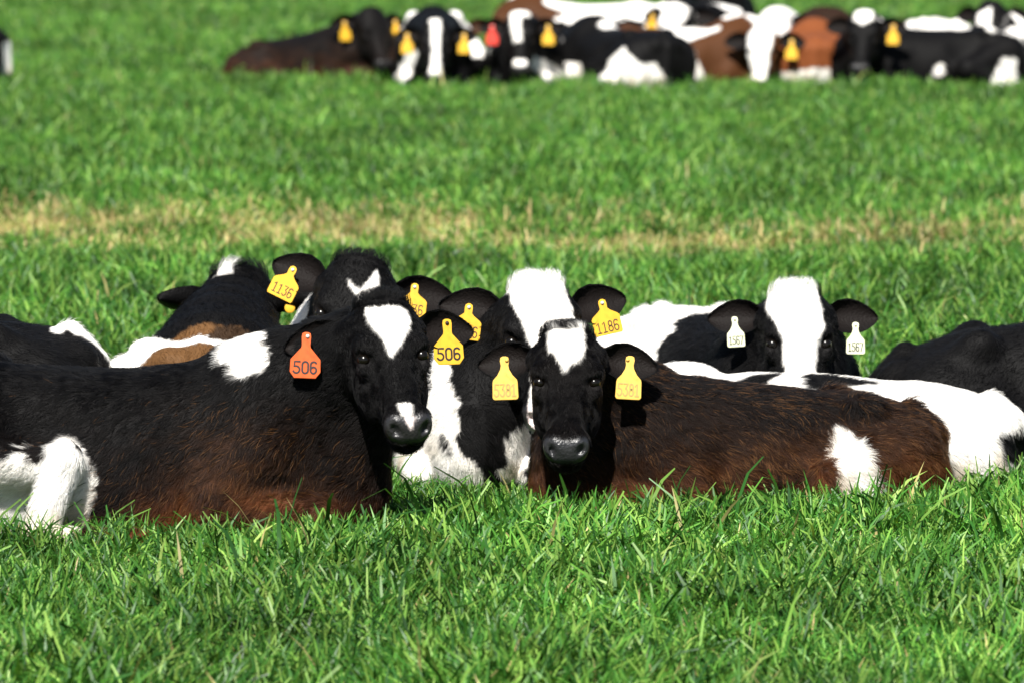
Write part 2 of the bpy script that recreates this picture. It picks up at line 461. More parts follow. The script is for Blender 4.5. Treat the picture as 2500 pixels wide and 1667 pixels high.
def surface(c, h):
    """sparse evaluation of the field, then naive surface nets"""
    hc = hp(c, 0, 0.19, -0.09)
    lo = np.minimum(np.array([-0.66 * c.S, -0.42 * c.S, -0.03]), hc - 0.30 * c.hs)
    hi = np.maximum(np.array([0.70 * c.S, 0.42 * c.S, 0.46 * c.S * c.zs]), hc + 0.30 * c.hs)
    lo[2] = -0.03
    K = 4
    n = (np.ceil((hi - lo) / (h * K)).astype(int)) * K
    ax = [np.arange(0, n[i], K) * h + lo[i] + h * (K - 1) / 2 for i in range(3)]
    G = np.stack(np.meshgrid(*ax, indexing='ij'), -1).reshape(-1, 3).astype(F)
    Cc = body_sdf(c, G).reshape(n // K)
    band = np.abs(Cc) < h * K * 2.4
    V = np.repeat(np.repeat(np.repeat(Cc, K, 0), K, 1), K, 2)
    Bm = np.repeat(np.repeat(np.repeat(band, K, 0), K, 1), K, 2)
    I = np.argwhere(Bm)
    P = (I * h + lo).astype(F)
    val = np.empty(len(P), F)
    for s in range(0, len(P), 400000):
        val[s:s + 400000] = body_sdf(c, P[s:s + 400000])
    val += (0.004 * (vnoise(P, (0.10, 0.10, 0.075), 5) - 0.5) + 0.0022 * (vnoise(P, 0.035, 6) - 0.5)).astype(F)
    V[I[:, 0], I[:, 1], I[:, 2]] = val
    ins = V < 0
    nx, ny, nz = V.shape
    cs = np.zeros((nx - 1, ny - 1, nz - 1), np.int8)
    for dx in (0, 1):
        for dy in (0, 1):
            for dz in (0, 1):
                cs += ins[dx:nx - 1 + dx, dy:ny - 1 + dy, dz:nz - 1 + dz]
    act = (cs > 0) & (cs < 8)
    cid = np.full(act.shape, -1, np.int32)
    A = np.argwhere(act)
    cid[A[:, 0], A[:, 1], A[:, 2]] = np.arange(len(A))
    acc = np.zeros((len(A), 3)); cnt = np.zeros(len(A))
    corners = [(i, j, k) for i in (0, 1) for j in (0, 1) for k in (0, 1)]
    for a in corners:
        for axis in range(3):
            if a[axis]:
                continue
            b = list(a); b[axis] = 1
            va = V[A[:, 0] + a[0], A[:, 1] + a[1], A[:, 2] + a[2]]
            vb = V[A[:, 0] + b[0], A[:, 1] + b[1], A[:, 2] + b[2]]
            x = (va < 0) != (vb < 0)
            t = np.where(x, va / np.where(x, va - vb, 1), 0)
            p = np.array(a, float)[None, :].repeat(len(A), 0)
            p[:, axis] += t
            acc[x] += p[x]; cnt[x] += 1
    verts = (A + acc / cnt[:, None]) * h + lo
    quads = []
    for axis in range(3):
        sl0 = [slice(None)] * 3; sl1 = [slice(None)] * 3
        sl0[axis] = slice(0, -1); sl1[axis] = slice(1, None)
        x = ins[tuple(sl0)] != ins[tuple(sl1)]
        E = np.argwhere(x)
        o1, o2 = [(1, 2), (2, 0), (0, 1)][axis]
        ok = (E[:, o1] > 0) & (E[:, o2] > 0) & (E[:, o1] < act.shape[o1]) & (E[:, o2] < act.shape[o2])
        E = E[ok]
        def cell(d1, d2):
            q = E.copy(); q[:, o1] -= d1; q[:, o2] -= d2
            return cid[q[:, 0], q[:, 1], q[:, 2]]
        f = np.stack([cell(1, 1), cell(0, 1), cell(0, 0), cell(1, 0)], 1)
        flip = ~ins[E[:, 0], E[:, 1], E[:, 2]]
        f[flip] = f[flip][:, ::-1]
        quads.append(f)
    quads = np.concatenate(quads)
    quads = quads[(quads >= 0).all(1)]
    # one light smoothing pass
    for _ in range(2):
        s = np.zeros_like(verts); m = np.zeros(len(verts))
        for i in range(4):
            a, b = quads[:, i], quads[:, (i + 1) % 4]
            np.add.at(s, a, verts[b]); np.add.at(m, a, 1)
            np.add.at(s, b, verts[a]); np.add.at(m, b, 1)
        g = m > 0
        verts[g] += 0.45 * (s[g] / m[g][:, None] - verts[g])
    return verts, quads

EAR_S = [0.0, 0.12, 0.3, 0.5, 0.68, 0.82, 0.92, 0.975, 1.0]
EAR_W = [0.021, 0.032, 0.048, 0.0530, 0.0460, 0.0340, 0.0215, 0.0120, 0.001]
def ear_frame(c, side, e):
    """e: out (raise of the tip), back (sweep behind the head), twist (how far the opening looks down)"""
    up, back, tw = (math.radians(v) for v in e[:3])
    d = np.array([side * math.cos(up) * math.cos(back), -math.sin(up) * math.cos(back), -math.sin(back)])
    n0 = np.array([0, 0.0, 1.0]); n0 -= d * (n0 @ d); n0 /= np.linalg.norm(n0)
    b0 = np.cross(n0, d)
    if b0[1] > 0: b0 = -b0                       # b points to the top of the head
    n = n0 * math.cos(tw) - b0 * math.sin(tw); b = b0 * math.cos(tw) + n0 * math.sin(tw)
    base = np.array([side * 0.078, 0.050, -0.082])
    return base, d, n, b

def ear_point(c, side, e, s, t, off=0.0):
    base, d, n, b = ear_frame(c, side, e)
    Lr = 0.170 * (e[3] if len(e) > 3 else 1.0)
    w = np.interp(s, EAR_S, EAR_W) * (e[3] if len(e) > 3 else 1.0)
    cup = np.interp(s, [0, 0.35, 1], [0.034, 0.036, 0.012])
    droop = -0.012 * s * s
    q = base + d * (s * Lr) + b * (w * (t + 0.18 * (1 - t * t) * math.sin(math.pi * s)) + droop) - n * (cup * (1 - t * t) - 0.010) + n * off
    return hp(c, *q)

def ear_mesh(c, side, e, ns=22, nt=22):
    """closed leaf-shaped cup with a soft thick rim"""
    V = []; U = []
    ss = 1 - np.cos(np.linspace(0.12, math.pi / 2, ns)); ss = (ss - ss[0]) / (ss[-1] - ss[0])
    ss = np.sin(np.linspace(0, math.pi / 2, ns))
    for s in ss:
        for j in range(nt):
            th = 2 * math.pi * j / nt
            V.append(ear_point(c, side, e, s, math.cos(th), 0.0052 * math.sin(th) * (1 - 0.4 * s)))
            U.append((s, math.sin(th)))
    fs = []
    for i in range(ns - 1):
        for j in range(nt):
            a = i * nt + j; b = i * nt + (j + 1) % nt
            q = [a, b, b + nt, a + nt]
            fs.append(q if side < 0 else q[::-1])
    return np.array(V), np.array(fs), np.array(U)
# ------------------------------------------------------------------ coats
BLACK = np.array([0.0032, 0.0030, 0.0031]); BROWN = np.array([0.070, 0.027, 0.010]); WHITE = np.array([0.80, 0.775, 0.74])
RUST = np.array([0.16, 0.048, 0.016])

def paint(c, P, head_w, ears=None):
    """colour of the coat at local points; patches are outlines on the animal's flank (x, z), back (x, y) or face (u, v)"""
    sp = c.s
    n = len(P)
    H = to_head(c, P.astype(F)).astype(float)
    base = np.array(sp.get('base', BLACK))
    col = np.repeat(base[None], n, 0)
    if 'headcol' in sp:
        col += (np.array(sp['headcol']) - col) * sstep(0.0, 0.6, head_w)[:, None]
    br = sp.get('brown', 0.0)
    if br:
        st = vnoise(P, (0.16, 0.16, 0.10), 3) * 0.45 + vnoise(P, (0.05, 0.05, 0.025), 4) * 0.30 + vnoise(P, (0.014, 0.014, 0.007), 14) * 0.25
        low = sstep(0.36 * c.S * c.zs, 0.05, P[:, 2])
        m = np.clip(br * (0.16 + 0.90 * low) * sstep(0.15, 0.85, st) * 1.1, 0, 1) * (1 - 0.8 * head_w)
        m = m * sp.get('brown_mask', lambda q: 1.0)(P)
        tone = BROWN + (RUST * 0.72 - BROWN) * sstep(0.20, 0.04, P[:, 2])[:, None]
        col += (tone - col) * m[:, None]
    wob = 0.011 * (vnoise(P, 0.030, 21) - 0.5) * 2 + 0.006 * (vnoise(P, 0.010, 22) - 0.5) * 2
    if sp.get('spots'):
        sn = vnoise(P, (0.17, 0.13, 0.13), sp.get('seed', 1)) + wob * 4
        m = sstep(sp['spots'] - 0.012, sp['spots'] + 0.012, sn) * (1 - head_w)
        col += (np.array(sp.get('spotcol', WHITE)) - col) * m[:, None]
    for pt in sp.get('patches', []):
        kind, colr, poly = pt[0], pt[1], pt[2]
        if kind == 'face':
            q = H[:, :2]; sd = poly_sd(q, poly) + wob * 0.45
            ok = (H[:, 2] > -0.075) & (head_w > 0.3)
            if ears is not None: ok &= ~ears
        elif kind == 'headside':           # (v, w) seen from one side of the head, pt[3] = sign of u
            q = H[:, 1:3]; sd = poly_sd(q, poly) + wob * 0.5
            ok = (H[:, 0] * pt[3] > 0) & (head_w > 0.3)
        elif kind == 'back':
            q = P[:, :2]; sd = poly_sd(q, poly) + wob
            ok = (P[:, 2] > (pt[3] if len(pt) > 3 else 0.2)) & (head_w < 0.6)
        elif kind == 'rear':               # (y, z) seen from behind
            q = P[:, 1:]; sd = poly_sd(q, poly) + wob
            ok = (P[:, 0] < (pt[3] if len(pt) > 3 else 0.0)) & (head_w < 0.6)
        elif kind == 'front':              # (y, z) seen from the chest side
            q = P[:, 1:]; sd = poly_sd(q, poly) + wob
            ok = (P[:, 0] > (pt[3] if len(pt) > 3 else 0.2)) & (head_w < 0.6)
        else:                              # 'left' / 'right' flank
            q = P[:, [0, 2]]; sd = poly_sd(q, poly) + wob
            ok = ((P[:, 1] > -0.01) if kind == 'left' else (P[:, 1] < 0.01)) & (head_w < 0.6)
        m = sstep(0.004, -0.004, sd) * ok
        col += (np.array(colr) - col) * m[:, None]
    # grass and mud stains low on the white hair
    st = sstep(0.22, 0.03, P[:, 2]) * sstep(0.35, 0.8, vnoise(P, 0.05, 81)) * 0.75 + 0.16 * vnoise(P, 0.09, 82)
    wh = sstep(0.3, 0.7, col[:, 1])
    col += (np.array([0.50, 0.40, 0.26]) - col) * (st * wh)[:, None]
    # bare skin of the muzzle
    bare = sstep(0.362, 0.385, H[:, 1] + 0.25 * np.abs(H[:, 0])) * sstep(-0.055, -0.045, H[:, 2]) * (head_w > 0.5)
    nose = np.array(sp.get('nose', (0.020, 0.019, 0.020)))
    keep = np.zeros(n)
    for pt in sp.get('nosepatch', []):
        keep = np.maximum(keep, sstep(0.003, -0.003, poly_sd(H[:, :2], pt) + wob * 0.3))
    skin = nose + (np.array([0.72, 0.62, 0.60]) - nose) * keep[:, None]
    col += (skin - col) * bare[:, None]
    rim = np.exp(-(((np.abs(H[:, 0]) - 0.083) / 0.018) ** 2 + ((H[:, 1] - 0.162) / 0.022) ** 2 + ((H[:, 2] + 0.018) / 0.02) ** 2)) * (head_w > 0.5)
    col += (np.array([0.006, 0.005, 0.005]) - col) * np.clip(rim * 1.2, 0, 1)[:, None]
    return np.clip(col, 0.002, 0.9), bare

def build_skin(c, root, h):
    verts, quads = surface(c, h)
    nb = len(verts)
    dh = head_sdf(c, verts.astype(F))
    head_w = sstep(0.03, 0.0, dh)
    ear_flag = np.zeros(nb, bool); ear_in = np.zeros(nb)
    V = [verts]; Q = [quads]; off = nb
    c.earinfo = []
    for side, e in zip((-1, 1), c.s.get('ears', [(8, 12, 15), (8, 12, 15)])):
        ev, ef, eu = ear_mesh(c, side, e)
        V.append(ev); Q.append(ef + off); c.earinfo.append((off, len(ev), side, e)); off += len(ev)
        head_w = np.concatenate([head_w, np.ones(len(ev))])
        ear_flag = np.concatenate([ear_flag, np.ones(len(ev), bool)])
        ear_in = np.concatenate([ear_in, np.clip(eu[:, 1], 0, 1)])
    V = np.concatenate(V); Q = np.concatenate(Q)
    col, bare = paint(c, V, head_w, ear_flag)
    bare[ear_flag] = 0
    ec = np.array(c.s.get('earcol', BLACK))
    col[ear_flag] = ec + (np.array([0.010, 0.007, 0.006]) - ec) * (0.6 * ear_in[ear_flag] * (ec.max() < 0.1))[:, None]
    me = mesh_from('body', V, Q)
    rgba = np.ones((len(V), 4), F); rgba[:, :3] = col
    set_attr(me, 'coat', 'FLOAT_COLOR', 'POINT', rgba)
    set_attr(me, 'bare', 'FLOAT', 'POINT', bare.astype(F))
    me.materials.append(MAT['coat'])
    o = link(bpy.data.objects.new('body', me), root)
    c.V, c.Q, c.headw, c.ear_flag, c.bare, c.col = V, Q, head_w, ear_flag, bare, col
    nrm = np.empty(len(V) * 3, F); me.vertex_normals.foreach_get('vector', nrm)
    c.N = nrm.reshape(-1, 3)
    return o

def sp_mask(c, P):
    f = c.s.get('brown_mask')
    return f(P) if f else np.ones(len(P))

def build_fur(c, root, count, seed):
    r = np.random.default_rng(seed)
    V, Q, N = c.V, c.Q, c.N
    a = V[Q[:, 0]]; b = V[Q[:, 1]]; d = V[Q[:, 2]]; e = V[Q[:, 3]]
    area = 0.5 * np.linalg.norm(np.cross(d - a, e - b), axis=1)
    fc = V[Q].mean(1)
    wgt = area.copy()
    hw = c.headw[Q].mean(1); ef = c.ear_flag[Q].any(1)
    wgt *= 1.0 + 1.6 * hw
    wgt *= (c.bare[Q].mean(1) < 0.3)
    wgt *= fc[:, 2] > 0.02
    hq = to_head(c, fc.astype(F)); hq[:, 0] = np.abs(hq[:, 0])
    wgt *= ((hq - np.array([0.080, 0.161, -0.022], F)) ** 2).sum(1) > 0.0225 ** 2
    # hair that never shows from the field of view is skipped: faces turned to the far side
    Rw = rz(c.A)
    nw = (N[Q[:, 0]] @ Rw.T)
    vis = np.clip(0.55 - nw[:, 1], 0.0, 1.0)
    wgt *= vis
    wgt /= wgt.sum()
    f = r.choice(len(Q), size=count, p=wgt)
    s, t = r.random(count), r.random(count)
    def bl(A):
        q = A[Q[f]]
        return (q[:, 0] * ((1 - s) * (1 - t))[:, None] + q[:, 1] * (s * (1 - t))[:, None] + q[:, 2] * (s * t)[:, None] + q[:, 3] * ((1 - s) * t)[:, None])
    root_p = bl(V); nn = bl(N); nn /= np.linalg.norm(nn, axis=1)[:, None] + 1e-9
    hwf = hw[f]; isear = ef[f]
    col = bl(c.col)
    H = to_head(c, root_p.astype(F)).astype(float)
    # comb: back and down over the trunk, down the face, out along the ears
    comb = np.tile(np.array([-0.75, 0.0, -0.65]), (count, 1))
    comb[:, 2] += 0.3 * (vnoise(root_p, 0.12, 31) - 0.5) * 2
    comb[:, 0] += 0.5 * (vnoise(root_p, 0.09, 32) - 0.5) * 2
    comb[:, 1] += 0.5 * (vnoise(root_p, 0.09, 33) - 0.5) * 2
    facedir = c.HB[1] * 1.0
    up = sstep(0.045, -0.005, H[:, 1])
    fd = facedir[None] * (1 - 1.7 * up)[:, None] + c.HB[0][None] * (np.clip(H[:, 0] / 0.06, -1, 1) * 0.25 * up + 0.35 * (vnoise(root_p, 0.03, 35) - 0.5) * up)[:, None] + c.HB[2][None] * (0.5 * up)[:, None]
    comb = comb * (1 - hwf)[:, None] + fd * hwf[:, None]
    for (_, _, side, e_) in c.earinfo:
        _, dd, nh, bh = ear_frame(c, side, e_)
        dl = (c.HB.T @ dd)
        m = isear & (np.sign(H[:, 0]) == side)
        comb[m] = dl * 0.9
    comb -= nn * (comb * nn).sum(1)[:, None]
    comb /= np.linalg.norm(comb, axis=1)[:, None] + 1e-9
    ln = c.s.get('furlen', 0.020) * (0.65 + 0.7 * r.random(count))
    ln = ln * (1 - 0.55 * hwf)
    top = hwf * sstep(0.035, 0.0, H[:, 1]) * (np.abs(H[:, 0]) < 0.075) * (~isear)
    ln += top * c.s.get('tuft', 0.020) * (0.6 + 0.8 * r.random(count))
    ln[isear] = 0.009 + 0.007 * r.random(isear.sum())
    clump = vnoise(root_p, 0.016, 41) - 0.5
    clump2 = vnoise(root_p, 0.016, 42) - 0.5
    lift = 0.24 + 0.16 * r.random(count) + top * 0.5
    side = np.cross(nn, comb)
    jit = (r.random((count, 1)) - 0.5) * 0.45 + (clump * 1.3)[:, None]
    d1 = nn * lift[:, None] + comb + side * jit
    d1 /= np.linalg.norm(d1, axis=1)[:, None]
    d2 = nn * (lift * 0.35)[:, None] + comb + side * (jit * 2.0 + (clump2 * 1.2)[:, None])
    d2 /= np.linalg.norm(d2, axis=1)[:, None]
    K = 4
    pts = np.empty((count, K, 3), F)
    pts[:, 0] = root_p - nn * 0.001
    pts[:, 1] = root_p + d1 * (ln * 0.38)[:, None]
    pts[:, 2] = pts[:, 1] + (0.5 * d1 + 0.5 * d2) * (ln * 0.34)[:, None]
    pts[:, 3] = pts[:, 2] + d2 * (ln * 0.30)[:, None]
    cu = bpy.data.hair_curves.new('fur')
    cu.add_curves([K] * count)
    cu.attributes['position'].data.foreach_set('vector', pts.ravel()) if 'position' in cu.attributes else None
    rad0 = c.s.get('furrad', 0.00034)
    rad = np.tile(np.array([1.0, 0.9, 0.65, 0.15], F) * rad0, (count, 1))
    set_attr(cu, 'radius', 'FLOAT', 'POINT', rad.astype(F))
    lum = 0.75 + 0.6 * r.random(count)
    c2 = np.ones((count, 4), F); c2[:, :3] = np.clip(col * lum[:, None], 0, 0.92)
    wisp = c.s.get('wisp', 0.0)
    if wisp:
        bm = sp_mask(c, root_p)
        w = (r.random(count) < wisp * bm * (0.08 + 0.5 * sstep(0.4, 0.9, vnoise(root_p, (0.10, 0.10, 0.07), 51)) * sstep(0.35, 0.75, vnoise(root_p, (0.02, 0.02, 0.012), 52)))) & (col.max(1) < 0.2) & (hwf < 0.4)
        c2[w, :3] = np.array([0.15, 0.066, 0.022]) * (0.6 + 0.8 * r.random((w.sum(), 1)))
    set_attr(cu, 'coat', 'FLOAT_COLOR', 'CURVE', c2)
    cu.materials.append(MAT['fur'])
    o = link(bpy.data.objects.new('fur', cu), root)
    return o

# ------------------------------------------------------------------ ear tags with their numbers
def arc(cx, cy, rx, ry, a0, a1, n=10):
    return [(cx + rx * math.cos(math.radians(a0 + (a1 - a0) * i / n)), cy + ry * math.sin(math.radians(a0 + (a1 - a0) * i / n))) for i in range(n + 1)]

DIGITS = {   # strokes in a 1 x 2 cell
    '0': [arc(0.5, 1.5, 0.45, 0.5, 180, 0) + arc(0.5, 0.5, 0.45, 0.5, 0, -180) + [(0.05, 1.5)]],
    '1': [[(0.15, 1.65), (0.5, 2.0), (0.5, 0.0)], [(0.15, 0.0), (0.85, 0.0)]],
    '3': [[(0.1, 2.0), (0.9, 2.0), (0.5, 1.2)] + arc(0.45, 0.6, 0.47, 0.6, 80, -150)],
    '5': [[(0.9, 2.0), (0.12, 2.0), (0.10, 1.1), (0.3, 1.22)] + arc(0.42, 0.6, 0.5, 0.6, 75, -150)],
    '6': [[(0.88, 1.8)] + arc(0.52, 1.55, 0.45, 0.45, 40, 180) + [(0.06, 0.55)] + arc(0.5, 0.55, 0.44, 0.55, 180, 360) + arc(0.5, 0.60, 0.44, 0.5, 0, 150)],
    '7': [[(0.05, 2.0), (0.95, 2.0), (0.4, 0.0)]],
    '8': [arc(0.5, 1.52, 0.38, 0.48, -90, 270, 16), arc(0.5, 0.53, 0.46, 0.53, 90, 450, 16)],
}
def stroke_mesh(text, width, height, pen):
    V = []; Fc = []
    n = len(text); cw = width / (n + (n - 1) * 0.28)
    for i, ch in enumerate(text):
        ox = -width / 2 + i * cw * 1.28
        for st in DIGITS[ch]:
            p = [np.array([ox + a * cw, (b / 2 - 0.5) * height]) for a, b in st]
            L = []; R = []
            for k in range(len(p)):
                d = p[min(k + 1, len(p) - 1)] - p[max(k - 1, 0)]
                d = d / (np.linalg.norm(d) + 1e-9); nrm = np.array([-d[1], d[0]]) * pen / 2
                ex = d * pen / 2 * (-1 if k == 0 else (1 if k == len(p) - 1 else 0))
                L.append(p[k] + nrm + ex); R.append(p[k] - nrm + ex)
            o = len(V)
            for a, b in zip(L, R):
                V.append((a[0], a[1], 0)); V.append((b[0], b[1], 0))
            for k in range(len(p) - 1):
                Fc.append((o + 2 * k + 1, o + 2 * k + 3, o + 2 * k + 2, o + 2 * k))
    return mesh_from('tag_number', V, Fc, smooth=False)

TAGS = {   # right half of the outline, from the stud hole down
    'octagon': [(0.004, 0.011), (0.010, 0.008), (0.0115, 0.0), (0.0105, -0.020), (0.0115, -0.026), (0.0365, -0.055), (0.0375, -0.085), (0.026, -0.100)],
    'bell': [(0.004, 0.011), (0.010, 0.008), (0.0115, 0.0), (0.0095, -0.012), (0.0115, -0.022), (0.019, -0.036), (0.030, -0.048), (0.0315, -0.054), (0.0325, -0.092), (0.030, -0.0965), (0.026, -0.098)],
    'house': [(0.003, 0.011), (0.009, 0.007), (0.0105, 0.0), (0.010, -0.014), (0.0155, -0.020), (0.033, -0.032), (0.0375, -0.038), (0.0375, -0.078), (0.0345, -0.083)],
}
def tag_mesh(kind, sc):
    half = np.array(TAGS[kind]) * sc
    ring = [(x, y) for x, y in half] + [(-x, y) for x, y in half[::-1]]
    n = len(ring)
    V = []; th = 0.0011
    cx = np.mean([p[0] for p in ring]); cyy = np.mean([p[1] for p in ring])
    for z, k in ((-th, 0.985), (-th * 0.4, 1.0), (th * 0.4, 1.0), (th, 0.985)):
        for x, y in ring:
            V.append((x * k, cyy + (y - cyy) * k, z - 0.5 * (y * y) * 0.6))
    Fc = [tuple(range(n))[::-1], tuple(range(3 * n, 4 * n))]
    for l in range(3):
        for i in range(n):
            j = (i + 1) % n
            Fc.append((l * n + i, l * n + j, (l + 1) * n + j, (l + 1) * n + i))
    return mesh_from('ear_tag', V, Fc, smooth=False)

def disc_mesh(name, r, th, dome=0.0):
    V = []; n = 24
    prof = [(0.92, -th), (1.0, -th * 0.5), (1.0, th * 0.5), (0.92, th), (0.6, th + dome * 0.7), (0.0, th + dome)]
    for k, z in prof[:-1]:
        for i in range(n):
            V.append((r * k * math.cos(2 * math.pi * i / n), r * k * math.sin(2 * math.pi * i / n), z))
    V.append((0, 0, prof[-1][1]))
    Fc = [tuple(range(n))[::-1]]
    for l in range(len(prof) - 2):
        for i in range(n):
            j = (i + 1) % n
            Fc.append((l * n + i, l * n + j, (l + 1) * n + j, (l + 1) * n + i))
    b = (len(prof) - 2) * n
    for i in range(n):
        Fc.append((b + i, b + (i + 1) % n, len(V) - 1))
    return mesh_from(name, V, Fc)

def stud_mesh(r):
    V = []; n = 14
    prof = [(0.3, -0.040), (0.3, 0.0), (1.0, 0.0), (1.0, 0.0012), (0.7, 0.0034), (0.0, 0.0042)]
    for k, z in prof[:-1]:
        for i in range(n):
            V.append((r * k * math.cos(2 * math.pi * i / n), r * k * math.sin(2 * math.pi * i / n), z))
    V.append((0, 0, prof[-1][1]))
    Fc = [tuple(range(n))[::-1]]
    for l in range(len(prof) - 2):
        for i in range(n):
            j = (i + 1) % n
            Fc.append((l * n + i, l * n + j, (l + 1) * n + j, (l + 1) * n + i))
    b = (len(prof) - 2) * n
    for i in range(n):
        Fc.append((b + i, b + (i + 1) % n, len(V) - 1))
    return mesh_from('tag_stud', V, Fc)

def hang_tag(c, root, t):
    """t: side, kind, material, text, ink, pen, s (place along the ear), tt (across), tilt, turn, lean, scale"""
    side = t['side']; e = c.s['ears'][0 if side < 0 else 1]
    back = t.get('back', False)
    tt = t.get('t', -0.15)
    p = ear_point(c, side, e, t.get('s', 0.55), tt, -0.008 if back else 0.0)
    if not back:                                             # the plate hangs clear of the rim
        cupd = np.interp(t.get('s', 0.55), [0, 0.35, 1], [0.034, 0.036, 0.012]) * (1 - tt * tt)
        p = p + (c.HB.T @ ear_frame(c, side, e)[2]) * (cupd + 0.018 + t.get('off', 0.0)) * c.hs
    Rl = rz(-c.A)
    yaw = c.s['yaw'] + t.get('turn', 0)
    M = rz(math.radians(yaw))
    face = M @ np.array([0, -1.0, 0]); right = M @ np.array([1.0, 0, 0]); upv = np.array([0, 0, 1.0])
    le = math.radians(t.get('lean', 12))                     # lower edge swings forward
    face, upv = face * math.cos(le) + upv * math.sin(le), upv * math.cos(le) - face * math.sin(le)
    ti = math.radians(t.get('tilt', 0))
    right, upv = right * math.cos(ti) - upv * math.sin(ti), upv * math.cos(ti) + right * math.sin(ti)
    right, upv, face = Rl @ right, Rl @ upv, Rl @ face
    mw = Matrix(((right[0], upv[0], face[0], p[0]), (right[1], upv[1], face[1], p[1]), (right[2], upv[2], face[2], p[2]), (0, 0, 0, 1)))
    if t['kind'] == 'button':
        o = link(bpy.data.objects.new('ear_tag', disc_mesh('ear_tag', 0.0145, 0.0014, 0.001)), root)
        o.data.materials.append(MAT[t['mat']]); o.matrix_local = mw
        return o
    sc = t.get('scale', 1.0)
    o = link(bpy.data.objects.new('ear_tag', tag_mesh(t['kind'], sc)), root)
    o.data.materials.append(MAT[t['mat']]); o.matrix_local = mw
    st = link(bpy.data.objects.new('tag_stud', stud_mesh(0.0048 * sc)), o)
    st.data.materials.append(MAT[t.get('studmat', 'stud')]); st.location = (t.get('studx', 0.0), 0.001, 0.0018)
    if t.get('text'):
        hh = t.get('th', 0.028) * sc; ww = t.get('tw', 0.056) * sc; yy = t.get('ty', -0.074) * sc
        m = stroke_mesh(t['text'], ww, hh, t.get('pen', 0.0045) * sc)
        co = np.empty(len(m.vertices) * 3, F); m.vertices.foreach_get('co', co); co = co.reshape(-1, 3)
        co[:, 1] += yy; co[:, 2] = 0.0017 - 0.3 * co[:, 1] ** 2
        m.vertices.foreach_set('co', co.ravel()); m.update()
        nn = link(bpy.data.objects.new('tag_number', m), o)
        nn.data.materials.append(MAT[t['ink']])
    return o

def eye_mesh():
    V = []; Fc = []; n, m = 20, 12
    for i in range(m + 1):
        a = math.pi * i / m
        for j in range(n):
            b = 2 * math.pi * j / n
            V.append((0.0185 * math.sin(a) * math.cos(b), 0.0185 * math.sin(a) * math.sin(b), 0.0185 * math.cos(a)))
    for i in range(m):
        for j in range(n):
            Fc.append((i * n + j, (i + 1) * n + j, (i + 1) * n + (j + 1) % n, i * n + (j + 1) % n))
    return mesh_from('eye', V, Fc)
EYE = eye_mesh(); EYE.materials.append(MAT['eye'])

def build_cow(spec, i):
    c = set_up(spec)
    root = link(bpy.data.objects.new(spec.get('name', 'calf'), None))
    root.location = c.pos; root.rotation_euler = (0, 0, c.A)
    root.empty_display_size = 0.2
    tag(root, spec['label'], 'calf', spec['group'])
    build_skin(c, root, spec.get('h', 0.0065))
    if spec.get('fur', 0):
        build_fur(c, root, spec['fur'], 100 + i)
    if spec.get('eyes', True):
        for side in (-1, 1):
            o = link(bpy.data.objects.new('eye', EYE), root)
            o.location = hp(c, side * 0.0725, 0.163, -0.032); o.scale = (0.90 * c.hs,) * 3
    for t in spec.get('tags', []):
        hang_tag(c, root, t)
    return c
